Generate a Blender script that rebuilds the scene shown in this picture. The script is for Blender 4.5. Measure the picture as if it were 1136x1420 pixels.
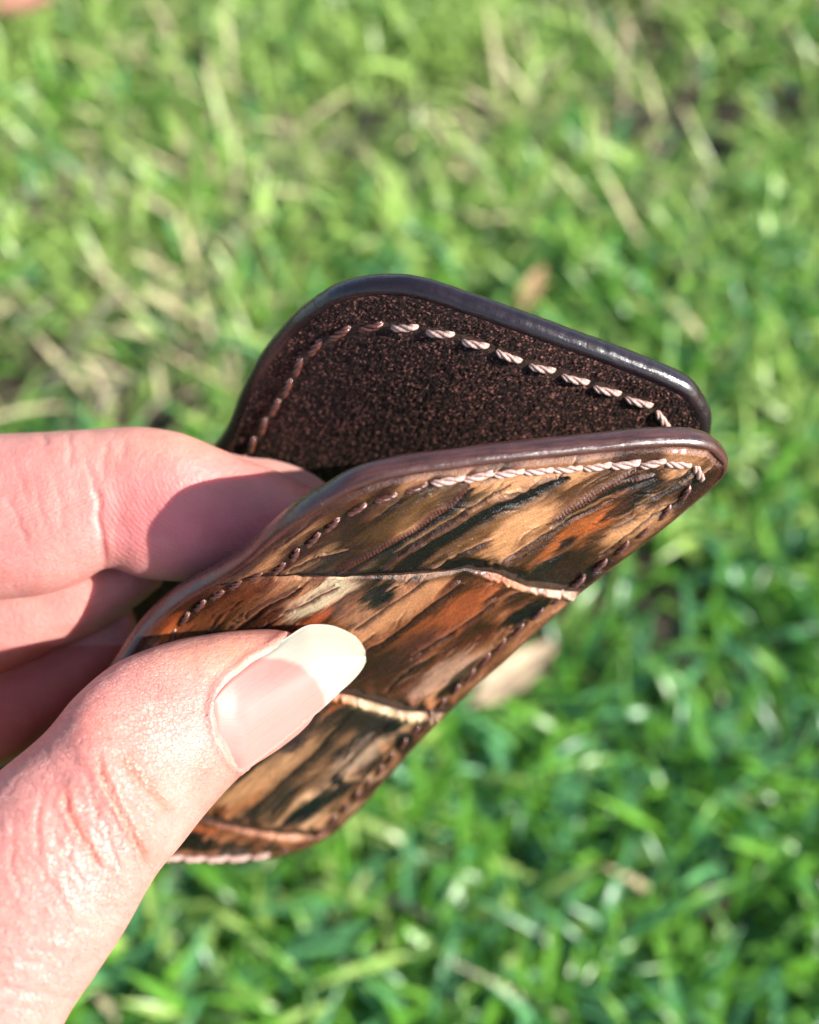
import bpy, math
import numpy as np
from mathutils import Vector, Matrix

# ------------------------------------------------------------------ camera, light, exposure
SC = bpy.context.scene
for o in list(bpy.data.objects):
    bpy.data.objects.remove(o)
F, CX, CY = 1560.0, 568.0, 710.0          # focal length and centre in the photograph's own pixels
K = 0.78                                   # design depth -> metres
PITCH = 55.0                               # degrees below the horizon
CAM_H = 0.40
cam = bpy.data.cameras.new("camera")
cam.sensor_fit = 'HORIZONTAL'; cam.sensor_width = 36.0
cam.lens = 36.0 * F / 1136.0
cam.clip_start = 0.005; cam.clip_end = 100.0
cam.dof.use_dof = True
cam.dof.focus_distance = 0.160 * K
cam.dof.aperture_fstop = cam.lens / 3.0
cam_o = bpy.data.objects.new("camera", cam)
SC.collection.objects.link(cam_o)
cam_o.location = (0, 0, CAM_H)
cam_o.rotation_euler = (math.radians(90 - PITCH), 0, 0)
SC.camera = cam_o
_a = math.radians(90 - PITCH)
RM = np.array([[1, 0, 0], [0, math.cos(_a), -math.sin(_a)], [0, math.sin(_a), math.cos(_a)]])
CL = np.array([0, 0, CAM_H])

SUN_CAM = np.array([1.0, 0.09, 0.76]); SUN_CAM /= np.linalg.norm(SUN_CAM)
SUNV = RM @ SUN_CAM
elev = math.asin(SUNV[2]); azim = math.atan2(SUNV[0], SUNV[1])
W = bpy.data.worlds.new("World"); SC.world = W; W.use_nodes = True
nt = W.node_tree; nt.nodes.clear()
sky = nt.nodes.new("ShaderNodeTexSky"); sky.sky_type = 'NISHITA'; sky.sun_disc = False
sky.sun_elevation = elev; sky.sun_rotation = azim
bg = nt.nodes.new("ShaderNodeBackground"); bg.inputs[1].default_value = 0.098
wo = nt.nodes.new("ShaderNodeOutputWorld")
nt.links.new(sky.outputs[0], bg.inputs[0]); nt.links.new(bg.outputs[0], wo.inputs[0])
sun = bpy.data.lights.new("sun", 'SUN'); sun.energy = 4.8; sun.angle = math.radians(0.55); sun.color = (1, 0.955, 0.89)
sun_o = bpy.data.objects.new("sun", sun); SC.collection.objects.link(sun_o)
sun_o.rotation_euler = Vector(SUNV).to_track_quat('Z', 'Y').to_euler()
sun_o.location = (0.5, -0.2, 1.0)
SC.view_settings.view_transform = 'Standard'; SC.view_settings.look = 'None'
SC.view_settings.exposure = 1.30; SC.view_settings.gamma = 1.0
SC.view_settings.use_curve_mapping = False
rng = np.random.default_rng(7)

# ------------------------------------------------------------------ helpers
def PW(px, py, d):
    """point seen at photo pixel (px,py), d design-metres in front of the camera -> world"""
    px = np.asarray(px, float); py = np.asarray(py, float); d = np.asarray(d, float) * K
    px, py, d = np.broadcast_arrays(px, py, d)
    c = np.stack([(px - CX) * d / F, -(py - CY) * d / F, -d], -1)
    return c @ RM.T + CL

def toPX(p):
    c = (np.asarray(p) - CL) @ RM
    d = -c[..., 2]
    return CX + c[..., 0] * F / d, CY - c[..., 1] * F / d, d / K

def ground_at(px, py, z=0.0):
    a = PW(px, py, 0.1) - CL
    t = (z - CL[2]) / a[..., 2]
    return CL + a * t[..., None]

def _h(ix, iy, seed):
    n = (ix.astype(np.int64) * 374761393 + iy.astype(np.int64) * 668265263 + seed * 974634777) & 0xffffffff
    n = ((n ^ (n >> 13)) * 1274126177) & 0xffffffff
    n = ((n ^ (n >> 16)) * 2246822519) & 0xffffffff
    return ((n ^ (n >> 15)) & 0xffffff) / float(0xffffff)

def vn(x, y, seed=0):
    x = np.asarray(x, float); y = np.asarray(y, float)
    ix = np.floor(x); iy = np.floor(y); fx = x - ix; fy = y - iy
    ix = ix.astype(np.int64); iy = iy.astype(np.int64)
    fx = fx * fx * fx * (fx * (fx * 6 - 15) + 10); fy = fy * fy * fy * (fy * (fy * 6 - 15) + 10)
    a = _h(ix, iy, seed); b = _h(ix + 1, iy, seed); c = _h(ix, iy + 1, seed); d = _h(ix + 1, iy + 1, seed)
    return (a * (1 - fx) + b * fx) * (1 - fy) + (c * (1 - fx) + d * fx) * fy

def fbm(x, y, seed=0, o=4, g=0.5):
    s = 0; a = 1; t = 0
    for i in range(o):
        s = s + a * vn(x * 2 ** i + 17.3 * i, y * 2 ** i - 9.1 * i, seed + i); t += a; a *= g
    return s / t

def sstep(a, b, x):
    t = np.clip((x - a) / (b - a), 0, 1); return t * t * (3 - 2 * t)

def spline(pts, n):
    """Catmull-Rom through pts (rows), n samples, even in chord length"""
    p = np.asarray(pts, float)
    q = np.vstack([2 * p[0] - p[1], p, 2 * p[-1] - p[-2]])
    out = []
    for i in range(1, len(q) - 2):
        t = np.linspace(0, 1, 24, endpoint=False)[:, None]
        a, b, c, d = q[i - 1], q[i], q[i + 1], q[i + 2]
        out.append(0.5 * ((2 * b) + (c - a) * t + (2 * a - 5 * b + 4 * c - d) * t ** 2 + (3 * b - a - 3 * c + d) * t ** 3))
    out = np.vstack(out + [p[-1:]])
    L = np.r_[0, np.cumsum(np.linalg.norm(np.diff(out[:, :2], axis=0), axis=1))]
    s = np.linspace(0, L[-1], n)
    return np.stack([np.interp(s, L, out[:, k]) for k in range(out.shape[1])], -1)

def pdist(px, py, poly):
    """distance in pixels to a polyline, position along it 0..1 and signed side"""
    P = np.asarray(poly, float); best = np.full(px.shape, 1e9); tt = np.zeros(px.shape); sd = np.zeros(px.shape)
    n = len(P) - 1
    for i in range(n):
        a, b = P[i], P[i + 1]; ab = b - a; l2 = (ab ** 2).sum()
        t = np.clip(((px - a[0]) * ab[0] + (py - a[1]) * ab[1]) / l2, 0, 1)
        dx = px - a[0] - t * ab[0]; dy = py - a[1] - t * ab[1]
        d = np.sqrt(dx * dx + dy * dy); m = d < best
        best = np.where(m, d, best); tt = np.where(m, (i + t) / n, tt)
        sd = np.where(m, np.sign(ab[0] * dy - ab[1] * dx), sd)
    return best, tt, sd

def inside(px, py, poly):
    P = np.asarray(poly, float); r = np.zeros(px.shape, bool); j = len(P) - 1
    for i in range(len(P)):
        xi, yi = P[i]; xj, yj = P[j]
        c = ((yi > py) != (yj > py)) & (px < (xj - xi) * (py - yi) / (yj - yi + 1e-12) + xi)
        r ^= c; j = i
    return r

def srgb(r, g, b):
    c = np.array([r, g, b], float) / 255
    return np.where(c <= 0.04045, c / 12.92, ((c + 0.055) / 1.055) ** 2.4)

def mesh(name, V, Fc, mat, parent=None, smooth=True, col=None, uv=None, attrs=None):
    """Fc: (n,4) or (n,3) int array or list of such"""
    V = np.asarray(V, float)
    if parent is not None:
        r = parent
        off = np.zeros(3)
        while r is not None:
            off += np.array(r.location); r = r.parent
        V = V - off
    me = bpy.data.meshes.new(name)
    Fs = Fc if isinstance(Fc, list) else [Fc]
    loops = np.concatenate([np.asarray(f).ravel() for f in Fs]).astype(np.int32)
    tot = np.concatenate([np.full(len(f), np.asarray(f).shape[1]) for f in Fs]).astype(np.int32)
    st = np.r_[0, np.cumsum(tot)[:-1]].astype(np.int32)
    me.vertices.add(len(V)); me.vertices.foreach_set("co", V.astype(np.float32).ravel())
    me.loops.add(len(loops)); me.loops.foreach_set("vertex_index", loops)
    me.polygons.add(len(tot)); me.polygons.foreach_set("loop_start", st); me.polygons.foreach_set("loop_total", tot)
    me.polygons.foreach_set("use_smooth", np.full(len(tot), smooth))
    me.update(calc_edges=True); me.validate()
    if col is not None:
        at = me.color_attributes.new("col", 'FLOAT_COLOR', 'POINT')
        c = np.ones((len(V), 4), np.float32); c[:, :3] = col
        at.data.foreach_set("color", c.ravel())
    for k, v in (attrs or {}).items():
        at = me.attributes.new(k, 'FLOAT', 'POINT'); at.data.foreach_set("value", np.asarray(v, np.float32))
    if uv is not None:
        ul = me.uv_layers.new(name="UVMap")
        ul.data.foreach_set("uv", np.asarray(uv, np.float32)[loops].ravel())
    if mat: me.materials.append(mat)
    o = bpy.data.objects.new(name, me); SC.collection.objects.link(o)
    if parent is not None: o.parent = parent
    return o

def grid_faces(nr, nc, flip=False, wrap=False):
    r = np.arange(nr - 1)[:, None]; c = np.arange(nc if wrap else nc - 1)[None]
    c2 = (c + 1) % nc
    f = np.stack([r * nc + c, r * nc + c2, (r + 1) * nc + c2, (r + 1) * nc + c], -1).reshape(-1, 4)
    return f[:, ::-1] if flip else f

def empty(name, loc, label, cat, group=None):
    o = bpy.data.objects.new(name, None); SC.collection.objects.link(o); o.location = loc
    o.empty_display_size = 0.01
    o['label'] = label; o['category'] = cat
    if group: o['group'] = group
    return o

class Mat:
    def __init__(s, name):
        s.m = bpy.data.materials.new(name); s.m.use_nodes = True; s.t = s.m.node_tree
        s.b = s.t.nodes["Principled BSDF"]; s.out = s.t.nodes["Material Output"]
    def n(s, typ, **kw):
        x = s.t.nodes.new(typ)
        for k, v in kw.items():
            if k.startswith('i_'):
                x.inputs[k[2:].replace('_', ' ')].default_value = v
            else: setattr(x, k, v)
        return x
    def l(s, a, b): s.t.links.new(a, b)
    def set(s, **kw):
        for k, v in kw.items(): s.b.inputs[k.replace('_', ' ')].default_value = v
    def attr(s, name="col"):
        return s.n("ShaderNodeAttribute", attribute_name=name)
    def coord(s, which='Object'):
        return s.n("ShaderNodeTexCoord").outputs[which]
    def noise(s, vec, scale, detail=4, rough=0.55):
        x = s.n("ShaderNodeTexNoise"); x.inputs['Scale'].default_value = scale
        x.inputs['Detail'].default_value = detail; x.inputs['Roughness'].default_value = rough
        s.l(vec, x.inputs['Vector']); return x.outputs['Fac']
    def ramp(s, fac, stops):
        x = s.n("ShaderNodeValToRGB"); e = x.color_ramp.elements
        while len(e) < len(stops): e.new(0.5)
        for i, (p, c) in enumerate(stops):
            e[i].position = p; e[i].color = (*c, 1) if len(c) == 3 else c
        s.l(fac, x.inputs[0]); return x.outputs[0]
    def mul(s, a, b, fac=1.0, blend='MULTIPLY'):
        x = s.n("ShaderNodeMix", data_type='RGBA', blend_type=blend); x.inputs[0].default_value = fac
        s.l(a, x.inputs[6]); s.l(b, x.inputs[7]); return x.outputs[2]
    def math(s, op, a, b=None):
        x = s.n("ShaderNodeMath", operation=op)
        for i, v in enumerate((a, b)):
            if v is None: continue
            if isinstance(v, (int, float)): x.inputs[i].default_value = v
            else: s.l(v, x.inputs[i])
        return x.outputs[0]
    def bump(s, h, dist, strength=1.0, prev=None):
        x = s.n("ShaderNodeBump"); x.inputs['Distance'].default_value = dist; x.inputs['Strength'].default_value = strength
        s.l(h, x.inputs['Height'])
        if prev is not None: s.l(prev, x.inputs['Normal'])
        return x.outputs[0]

g3 = lambda v: (v, v, v)
# ------------------------------------------------------------------ materials
def m_grass(name, transl=0.32, rough=0.42):
    M = Mat(name); c = M.attr().outputs['Color']
    nz = M.noise(M.coord(), 260, 3)
    cc = M.mul(c, M.ramp(nz, [(0.3, g3(0.72)), (0.7, g3(1.2))]))
    M.l(cc, M.b.inputs['Base Color']); M.set(Roughness=rough); M.b.inputs['Specular IOR Level'].default_value = 0.55
    tr = M.n("ShaderNodeBsdfTranslucent"); M.l(cc, tr.inputs[0])
    mx = M.n("ShaderNodeMixShader"); mx.inputs[0].default_value = transl
    M.l(M.b.outputs[0], mx.inputs[1]); M.l(tr.outputs[0], mx.inputs[2]); M.l(mx.outputs[0], M.out.inputs[0])
    return M.m
GRASS = m_grass("grass_blade", 0.42, 0.33); DRY = m_grass("dry_blade", 0.2, 0.6); LEAF = m_grass("dead_leaf_skin", 0.2, 0.6)

M = Mat("soil"); co = M.coord()
c = M.ramp(M.noise(co, 45, 6, 0.7), [(0.3, (0.014, 0.010, 0.007)), (0.55, (0.045, 0.032, 0.019)), (0.75, (0.11, 0.08, 0.05))])
M.l(c, M.b.inputs['Base Color']); M.set(Roughness=0.95)
M.l(M.bump(M.noise(co, 120, 5), 0.01), M.b.inputs['Normal']); SOIL = M.m

def leather_edge(name, a, b):
    M = Mat(name); co = M.coord('UV')
    sc = M.n("ShaderNodeMapping"); sc.inputs['Scale'].default_value = (1, 6, 1); M.l(co, sc.inputs[0])
    n1 = M.noise(sc.outputs[0], 220, 5, 0.6); n2 = M.noise(M.coord(), 900, 4, 0.65)
    M.l(M.ramp(n1, [(0.3, a), (0.7, b)]), M.b.inputs['Base Color'])
    M.l(M.ramp(n2, [(0.3, g3(0.20)), (0.7, g3(0.38))]), M.b.inputs['Roughness'])
    M.b.inputs['Specular IOR Level'].default_value = 0.45; M.b.inputs['Coat Weight'].default_value = 0.3; M.b.inputs['Coat Roughness'].default_value = 0.17
    nb = M.bump(n2, 0.00012, 0.6); nb = M.bump(n1, 0.00014, 0.6, nb)
    M.l(nb, M.b.inputs['Normal']); return M.m
EDGE_F = leather_edge("burnished_edge", (0.026, 0.010, 0.008), (0.085, 0.034, 0.029))
EDGE_B = leather_edge("dark_burnished_edge", (0.006, 0.004, 0.006), (0.016, 0.008, 0.010))

M = Mat("plain_leather"); co = M.coord()
M.l(M.ramp(M.noise(co, 300, 5), [(0.3, (0.02, 0.011, 0.008)), (0.7, (0.06, 0.032, 0.02))]), M.b.inputs['Base Color'])
M.set(Roughness=0.5); M.l(M.bump(M.noise(co, 900, 4), 0.0003), M.b.inputs['Normal']); PLAIN = M.m

M = Mat("scaly_leather"); c = M.attr().outputs['Color']; uv = M.coord('UV')
mp = M.n("ShaderNodeMapping"); mp.inputs['Scale'].default_value = (0.16, 1, 1); M.l(uv, mp.inputs[0])
fib = M.noise(mp.outputs[0], 2.6, 5, 0.7); spk = M.noise(uv, 3.4, 5, 0.7)
cc = M.mul(c, M.ramp(fib, [(0.28, g3(0.74)), (0.5, g3(0.98)), (0.72, g3(1.25))]))
M.l(cc, M.b.inputs['Base Color'])
M.l(M.ramp(spk, [(0.3, g3(0.16)), (0.7, g3(0.34))]), M.b.inputs['Roughness'])
M.b.inputs['Specular IOR Level'].default_value = 0.45; M.b.inputs['Coat Weight'].default_value = 0.10; M.b.inputs['Coat Roughness'].default_value = 0.15
nb = M.bump(fib, 0.0002, 0.9); nb = M.bump(spk, 0.00014, 0.9, nb); M.l(nb, M.b.inputs['Normal']); SCALE = M.m

M = Mat("suede"); co = M.coord(); c = M.attr().outputs['Color']
vo = M.n("ShaderNodeTexVoronoi"); vo.inputs['Scale'].default_value = 4600; M.l(co, vo.inputs['Vector'])
sp = M.n("ShaderNodeSeparateColor"); M.l(vo.outputs['Color'], sp.inputs[0])
cc = M.mul(c, M.ramp(sp.outputs[0], [(0.0, g3(0.10)), (0.55, g3(0.45)), (0.80, g3(1.3)), (0.92, g3(3.6)), (1.0, g3(8.0))]))  # brightest grains are painted glints of sun on the nap
M.l(cc, M.b.inputs['Base Color']); M.l(M.ramp(sp.outputs[1], [(0.0, g3(0.25)), (0.3, g3(0.7)), (1.0, g3(0.9))]), M.b.inputs['Roughness'])
M.b.inputs['Sheen Weight'].default_value = 0.0; M.b.inputs['Sheen Roughness'].default_value = 0.4
M.b.inputs['Sheen Tint'].default_value = (0.6, 0.35, 0.3, 1)
M.b.inputs['Specular IOR Level'].default_value = 0.3
M.l(M.bump(sp.outputs[0], 0.0002, 1.0), M.b.inputs['Normal']); SUEDE = M.m

M = Mat("waxed_thread"); co = M.coord()
M.l(M.ramp(M.noise(co, 2500, 3), [(0.3, (0.24, 0.13, 0.105)), (0.7, (0.55, 0.38, 0.33))]), M.b.inputs['Base Color'])
M.set(Roughness=0.42); M.l(M.bump(M.noise(co, 6000, 2), 0.00006), M.b.inputs['Normal']); THREAD = M.m
M = Mat("shaded_waxed_thread"); co = M.coord()
M.l(M.ramp(M.noise(co, 2500, 3), [(0.3, (0.05, 0.016, 0.012)), (0.7, (0.13, 0.045, 0.032))]), M.b.inputs['Base Color'])
M.set(Roughness=0.24); M.b.inputs['Specular IOR Level'].default_value = 0.8; M.l(M.bump(M.noise(co, 6000, 2), 0.00006), M.b.inputs['Normal']); THREAD_D = M.m

M = Mat("skin"); c = M.attr().outputs['Color']; co = M.coord()
n1 = M.noise(co, 330, 4, 0.6)
cc = M.mul(c, M.ramp(n1, [(0.3, (0.93, 0.86, 0.84)), (0.7, (1.05, 1.06, 1.06))]))
M.l(cc, M.b.inputs['Base Color'])
M.set(Roughness=0.38); M.b.inputs['Specular IOR Level'].default_value = 0.5
M.b.inputs['Subsurface Weight'].default_value = 0.8; M.b.inputs['Subsurface Radius'].default_value = (1.0, 0.24, 0.14)
M.b.inputs['Subsurface Scale'].default_value = 0.0026
vo = M.n("ShaderNodeTexVoronoi", feature='DISTANCE_TO_EDGE'); vo.inputs['Scale'].default_value = 2100
wn = M.n("ShaderNodeTexNoise"); wn.inputs['Scale'].default_value = 500; M.l(co, wn.inputs['Vector'])
ad = M.n("ShaderNodeVectorMath", operation='MULTIPLY_ADD'); M.l(wn.outputs['Color'], ad.inputs[0]); ad.inputs[1].default_value = (.0008,) * 3; M.l(co, ad.inputs[2])
M.l(ad.outputs[0], vo.inputs['Vector'])
cell = M.ramp(vo.outputs['Distance'], [(0.0, g3(0)), (0.09, g3(1))])
wr = M.attr('wrinkle').outputs['Fac']; rd = M.attr('ridge').outputs['Fac']
nb = M.bump(M.math('MULTIPLY', cell, wr), 0.00014, 0.9)
uvn = M.coord('UV')
wv = M.n("ShaderNodeTexWave", wave_type='BANDS', bands_direction='X'); wv.inputs['Scale'].default_value = 1.0
wv.inputs['Distortion'].default_value = 2.2; wv.inputs['Detail'].default_value = 2; wv.inputs['Detail Scale'].default_value = 0.25
M.l(uvn, wv.inputs['Vector'])
nb = M.bump(M.math('MULTIPLY', wv.outputs['Fac'], rd), 0.000035, 0.6, nb)
nb = M.bump(M.noise(co, 1500, 4, 0.65), 0.0002, 0.9, nb)
M.l(nb, M.b.inputs['Normal']); SKIN = M.m

M = Mat("nail_plate"); c = M.attr().outputs['Color']; uv = M.coord('UV')
mp = M.n("ShaderNodeMapping"); mp.inputs['Scale'].default_value = (0.03, 1, 1); M.l(uv, mp.inputs[0])
st = M.noise(mp.outputs[0], 26, 3, 0.6)
M.l(M.mul(c, M.ramp(st, [(0.3, g3(0.93)), (0.7, g3(1.05))])), M.b.inputs['Base Color'])
M.set(Roughness=0.40); M.b.inputs['Specular IOR Level'].default_value = 0.16; M.b.inputs['Subsurface Weight'].default_value = 0.5
M.b.inputs['Subsurface Radius'].default_value = (1, .5, .35); M.b.inputs['Subsurface Scale'].default_value = 0.001
M.l(M.bump(st, 0.00005, 0.5), M.b.inputs['Normal']); NAIL = M.m

# ------------------------------------------------------------------ ground and grass
gs = 6.0
nx = 60
gx, gy = np.meshgrid(np.linspace(-gs, gs, nx), np.linspace(-gs, gs, nx))
gz = -0.002 + 0.004 * (fbm(gx * 3, gy * 3, 5) - 0.5)
ground = mesh("ground", np.stack([gx, gy, gz], -1).reshape(-1, 3), grid_faces(nx, nx), SOIL)
ground['kind'] = 'structure'

def blades(n, x, y, hgt, wid, lean, az, curl, colr, seg=6, z0=0.0):
    """n ribbons, each folded slightly along its midrib"""
    t = np.linspace(0, 1, seg + 1)[None]
    phi = lean[:, None] + curl[:, None] * t            # angle from the vertical along the blade
    ds = (hgt / seg)[:, None]
    r = np.cumsum(np.sin(phi) * ds, 1) - np.sin(phi[:, :1]) * ds
    z = np.cumsum(np.cos(phi) * ds, 1) - np.cos(phi[:, :1]) * ds
    z = np.maximum(z, -0.003 + 0.002 * t)
    tw = (rng.normal(0, 0.5, n))[:, None] * t
    ca, sa = np.cos(az)[:, None], np.sin(az)[:, None]
    cx = x[:, None] + r * ca; cy = y[:, None] + r * sa; cz = z0 + z
    w = wid[:, None] * 0.5 * np.minimum(1, (1 - t) * 2.6 + 0.02) ** 0.8 * (0.75 + 0.25 * np.minimum(1, t * 4))
    sx = -sa * np.cos(tw) + ca * np.cos(phi) * np.sin(tw); sy = ca * np.cos(tw) + sa * np.cos(phi) * np.sin(tw); sz = -np.sin(phi) * np.sin(tw)
    nxv = -np.cos(phi) * ca; nyv = -np.cos(phi) * sa; nzv = np.sin(phi)
    L = np.stack([cx - sx * w, cy - sy * w, cz - sz * w], -1)
    R = np.stack([cx + sx * w, cy + sy * w, cz + sz * w], -1)
    Cc = np.stack([cx - nxv * w * .25, cy - nyv * w * .25, cz - nzv * w * .25], -1)
    V = np.stack([L, Cc, R], 2)                        # n, seg+1, 3, 3
    base = (np.arange(n) * (seg + 1) * 3)[:, None, None]
    k = (np.arange(seg) * 3)[None, :, None]; s = np.arange(2)[None, None]
    f = np.stack([base + k + s, base + k + s + 1, base + k + s + 4, base + k + s + 3], -1).reshape(-1, 4)
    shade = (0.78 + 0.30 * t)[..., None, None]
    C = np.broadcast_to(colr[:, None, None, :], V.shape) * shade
    C = np.broadcast_to(C, V.shape)
    return V.reshape(-1, 3), f, C.reshape(-1, 3)

def scatter(n, x0, x1, y0, y1):
    return rng.uniform(x0, x1, n), rng.uniform(y0, y1, n)

def grass_patch(n, box, seg, scale=1.0):
    x, y = scatter(n, *box)
    den = fbm(x * 9 + 3, y * 9 + 1, 21, 3)
    px, py, _ = toPX(np.stack([x, y, np.full(n, 0.02)], -1))
    bare = np.exp(-(((px - 520) / 120) ** 2 + ((py - 195) / 55) ** 2)) * 0.8 + np.exp(-(((px - 240) / 90) ** 2 + ((py - 400) / 130) ** 2)) * 0.55
    keep = rng.uniform(0, 1, n) < np.clip(0.12 + 2.3 * (den - 0.28), 0.08, 1) * (1 - bare)
    x, y = x[keep], y[keep]; n = len(x); px, py = px[keep], py[keep]
    hgt = rng.uniform(0.014, 0.050, n) * scale; wid = rng.uniform(0.0017, 0.0043, n) * scale ** 0.5
    lean = rng.uniform(0.05, 1.0, n); az = rng.uniform(0, 2 * np.pi, n); curl = rng.uniform(0.2, 3.6, n)
    a = rng.uniform(0, 1, n); b = fbm(x * 7, y * 7, 33, 3)
    g1 = np.array([0.055, 0.200, 0.020]); g2 = np.array([0.215, 0.500, 0.050]); g3_ = np.array([0.110, 0.320, 0.120]); g4 = np.array([0.37, 0.54, 0.13])
    col = g1 * (1 - a)[:, None] + g2 * a[:, None]
    m = rng.uniform(0, 1, n) < 0.35; col[m] = g3_ * rng.uniform(.7, 1.3, (m.sum(), 1))
    yl = np.clip((800 - py) / 600, 0, 1) * 0.72 + np.clip((b - 0.5) * 2, 0, .4)  # farther blades painted paler, for light scattered through them and for straw
    m = rng.uniform(0, 1, n) < yl; col[m] = g4 * rng.uniform(.7, 1.25, (m.sum(), 1))
    return blades(n, x, y, hgt, wid, lean, az, curl, col, seg)

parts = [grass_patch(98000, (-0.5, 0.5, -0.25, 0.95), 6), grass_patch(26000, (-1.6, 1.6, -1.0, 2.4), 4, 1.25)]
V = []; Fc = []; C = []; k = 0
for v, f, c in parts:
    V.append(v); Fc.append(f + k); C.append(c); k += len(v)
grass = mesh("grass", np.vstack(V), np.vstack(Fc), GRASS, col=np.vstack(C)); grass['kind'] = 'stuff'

n = 17000
x, y = scatter(n, -0.6, 0.6, -0.3, 1.0)
px, py, _ = toPX(np.stack([x, y, np.full(n, 0.02)], -1))
den = np.clip((fbm(x * 8 + 9, y * 8, 51, 3) - 0.40) * 2.2, 0, 1) * np.clip(1.25 - py / 900 - (px - 500) / 1500, 0.12, 1)
den += np.exp(-(((px - 240) / 150) ** 2 + ((py - 380) / 190) ** 2)) * 1.0 + np.exp(-(((px - 210) / 130) ** 2 + ((py - 150) / 80) ** 2)) * 1.0
kp = rng.uniform(0, 1, n) < den
x, y = x[kp], y[kp]; n = len(x)
col = np.array([0.44, 0.38, 0.20]) * rng.uniform(.55, 1.35, (n, 1)) * np.array([1, 1, 1]) + rng.uniform(0, .05, (n, 3))
v, f, c = blades(n, x, y, rng.uniform(.02, .06, n), rng.uniform(.0012, .0032, n), rng.uniform(.5, 1.35, n), rng.uniform(0, 6.28, n), rng.uniform(-.2, .9, n), col, 5, 0.003)
dry = mesh("dry_grass", v, f, DRY, col=c); dry['kind'] = 'stuff'

def dead_leaf(px, py, z, length, width, ang, tilt, colr, label):
    nu, nv = 16, 9
    u = np.linspace(0, 1, nu)[:, None]; w = np.linspace(-1, 1, nv)[None]
    hw = width / 2 * np.sin(np.pi * u ** 0.8) ** 0.8 * (1 + 0.12 * np.sin(u * 31) * (np.abs(w) > .9))
    X = (u - .5) * length + 0 * w; Y = hw * w; Z = 0.22 * width * np.abs(w) ** 1.5 * np.sin(np.pi * u) + 0.12 * length * (u - .5) ** 2 + 0.0006 * np.sin(w * 9 + u * 14)
    ca, sa = math.cos(ang), math.sin(ang); ct, st_ = math.cos(tilt), math.sin(tilt)
    Y2 = Y * ct - Z * st_; Z2 = Y * st_ + Z * ct
    p = ground_at(np.array([px]), np.array([py]), z)[0]
    root = empty("dead_leaf", tuple(p), label, "leaf", "dead leaves lying in the grass")
    V = np.stack([X * ca - Y2 * sa, X * sa + Y2 * ca, Z2], -1).reshape(-1, 3) + p
    V2 = V + np.array([0, 0, -0.0004])
    f = grid_faces(nu, nv)
    cc = np.array(colr) * (0.75 + 0.5 * fbm(u * 9 + px, w * 3 + u * 0, 4))[..., None]
    cc = cc.reshape(-1, 3)
    mesh("blade", np.vstack([V, V2]), np.vstack([f, f[:, ::-1] + len(V)]), LEAF, root, col=np.vstack([cc, cc]))
    # midrib and stalk
    t = np.linspace(-0.08, 1.0, 14); th = np.linspace(0, 2 * np.pi, 6, endpoint=False)
    r = 0.0007 * (1.15 - np.clip(t, 0, 1))
    mx = (t - .5) * length; mz = 0.12 * length * (t - .5) ** 2 + 0.0005
    ring = np.stack([mx[:, None] + 0 * th, r[:, None] * np.cos(th), mz[:, None] + r[:, None] * np.sin(th)], -1)
    Y2 = ring[..., 1] * ct - ring[..., 2] * st_; Z2 = ring[..., 1] * st_ + ring[..., 2] * ct
    V = np.stack([ring[..., 0] * ca - Y2 * sa, ring[..., 0] * sa + Y2 * ca, Z2], -1).reshape(-1, 3) + p
    mesh("midrib", V, grid_faces(14, 6, wrap=True), LEAF, root, col=np.tile(np.array(colr) * .7, (len(V), 1)))
dead_leaf(716, 932, 0.034, 0.040, 0.0125, math.radians(38), 0.3, (0.42, 0.31, 0.19), "pale tan curled dead leaf in the grass beside the wallet's lower right edge")
dead_leaf(738, 398, 0.026, 0.032, 0.009, math.radians(65), 0.5, (0.30, 0.19, 0.09), "orange brown dead leaf in the grass just above the wallet's dark lining panel")
dead_leaf(36, 6, 0.030, 0.034, 0.022, math.radians(15), 0.2, (0.42, 0.19, 0.13), "pinkish dead leaf lying at the top left corner of the lawn")

# ------------------------------------------------------------------ the wallet
wallet = empty("leather_wallet", tuple(PW(330, 1190, 0.22)), "brown leather wallet with mottled scaly front and dark suede lining, pinched open by a hand", "wallet")

class Sheet:
    """a curved sheet: four traced sides, depth from a gently bent plane"""
    def __init__(s, top, right, bottom, left, invd, nc, nr):
        T = spline(top, nc); B = spline(bottom, nc); Lf = spline(left, nr); R = spline(right, nr)
        u = np.linspace(0, 1, nc)[None, :, None]; v = np.linspace(0, 1, nr)[:, None, None]
        G = (1 - v) * T[None] + v * B[None] + (1 - u) * Lf[:, None] + u * R[:, None]
        G -= (1 - u) * (1 - v) * T[0] + u * (1 - v) * T[-1] + (1 - u) * v * B[0] + u * v * B[-1]
        s.px, s.py = G[..., 0], G[..., 1]; s.nr, s.nc = nr, nc
        s.invd = invd
        s.P = PW(s.px, s.py, 1 / invd(s.px, s.py))
        s.loop = np.vstack([T[:-1], R[:-1], B[::-1][:-1], Lf[::-1][:-1]])
    def norm_at(s, px, py):
        e = 2.0
        f = lambda a, b: PW(a, b, 1 / s.invd(a, b))
        n = np.cross(f(px + e, py) - f(px - e, py), f(px, py + e) - f(px, py - e))
        n /= np.linalg.norm(n, axis=-1, keepdims=True)
        view = f(px, py) - CL
        return n * -np.sign((n * view).sum(-1, keepdims=True))
    def at(s, px, py, h=0.0):
        p = PW(px, py, 1 / s.invd(px, py))
        return p + s.norm_at(px, py) * (np.asarray(h) * K / 1000.0)[..., None]

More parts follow.
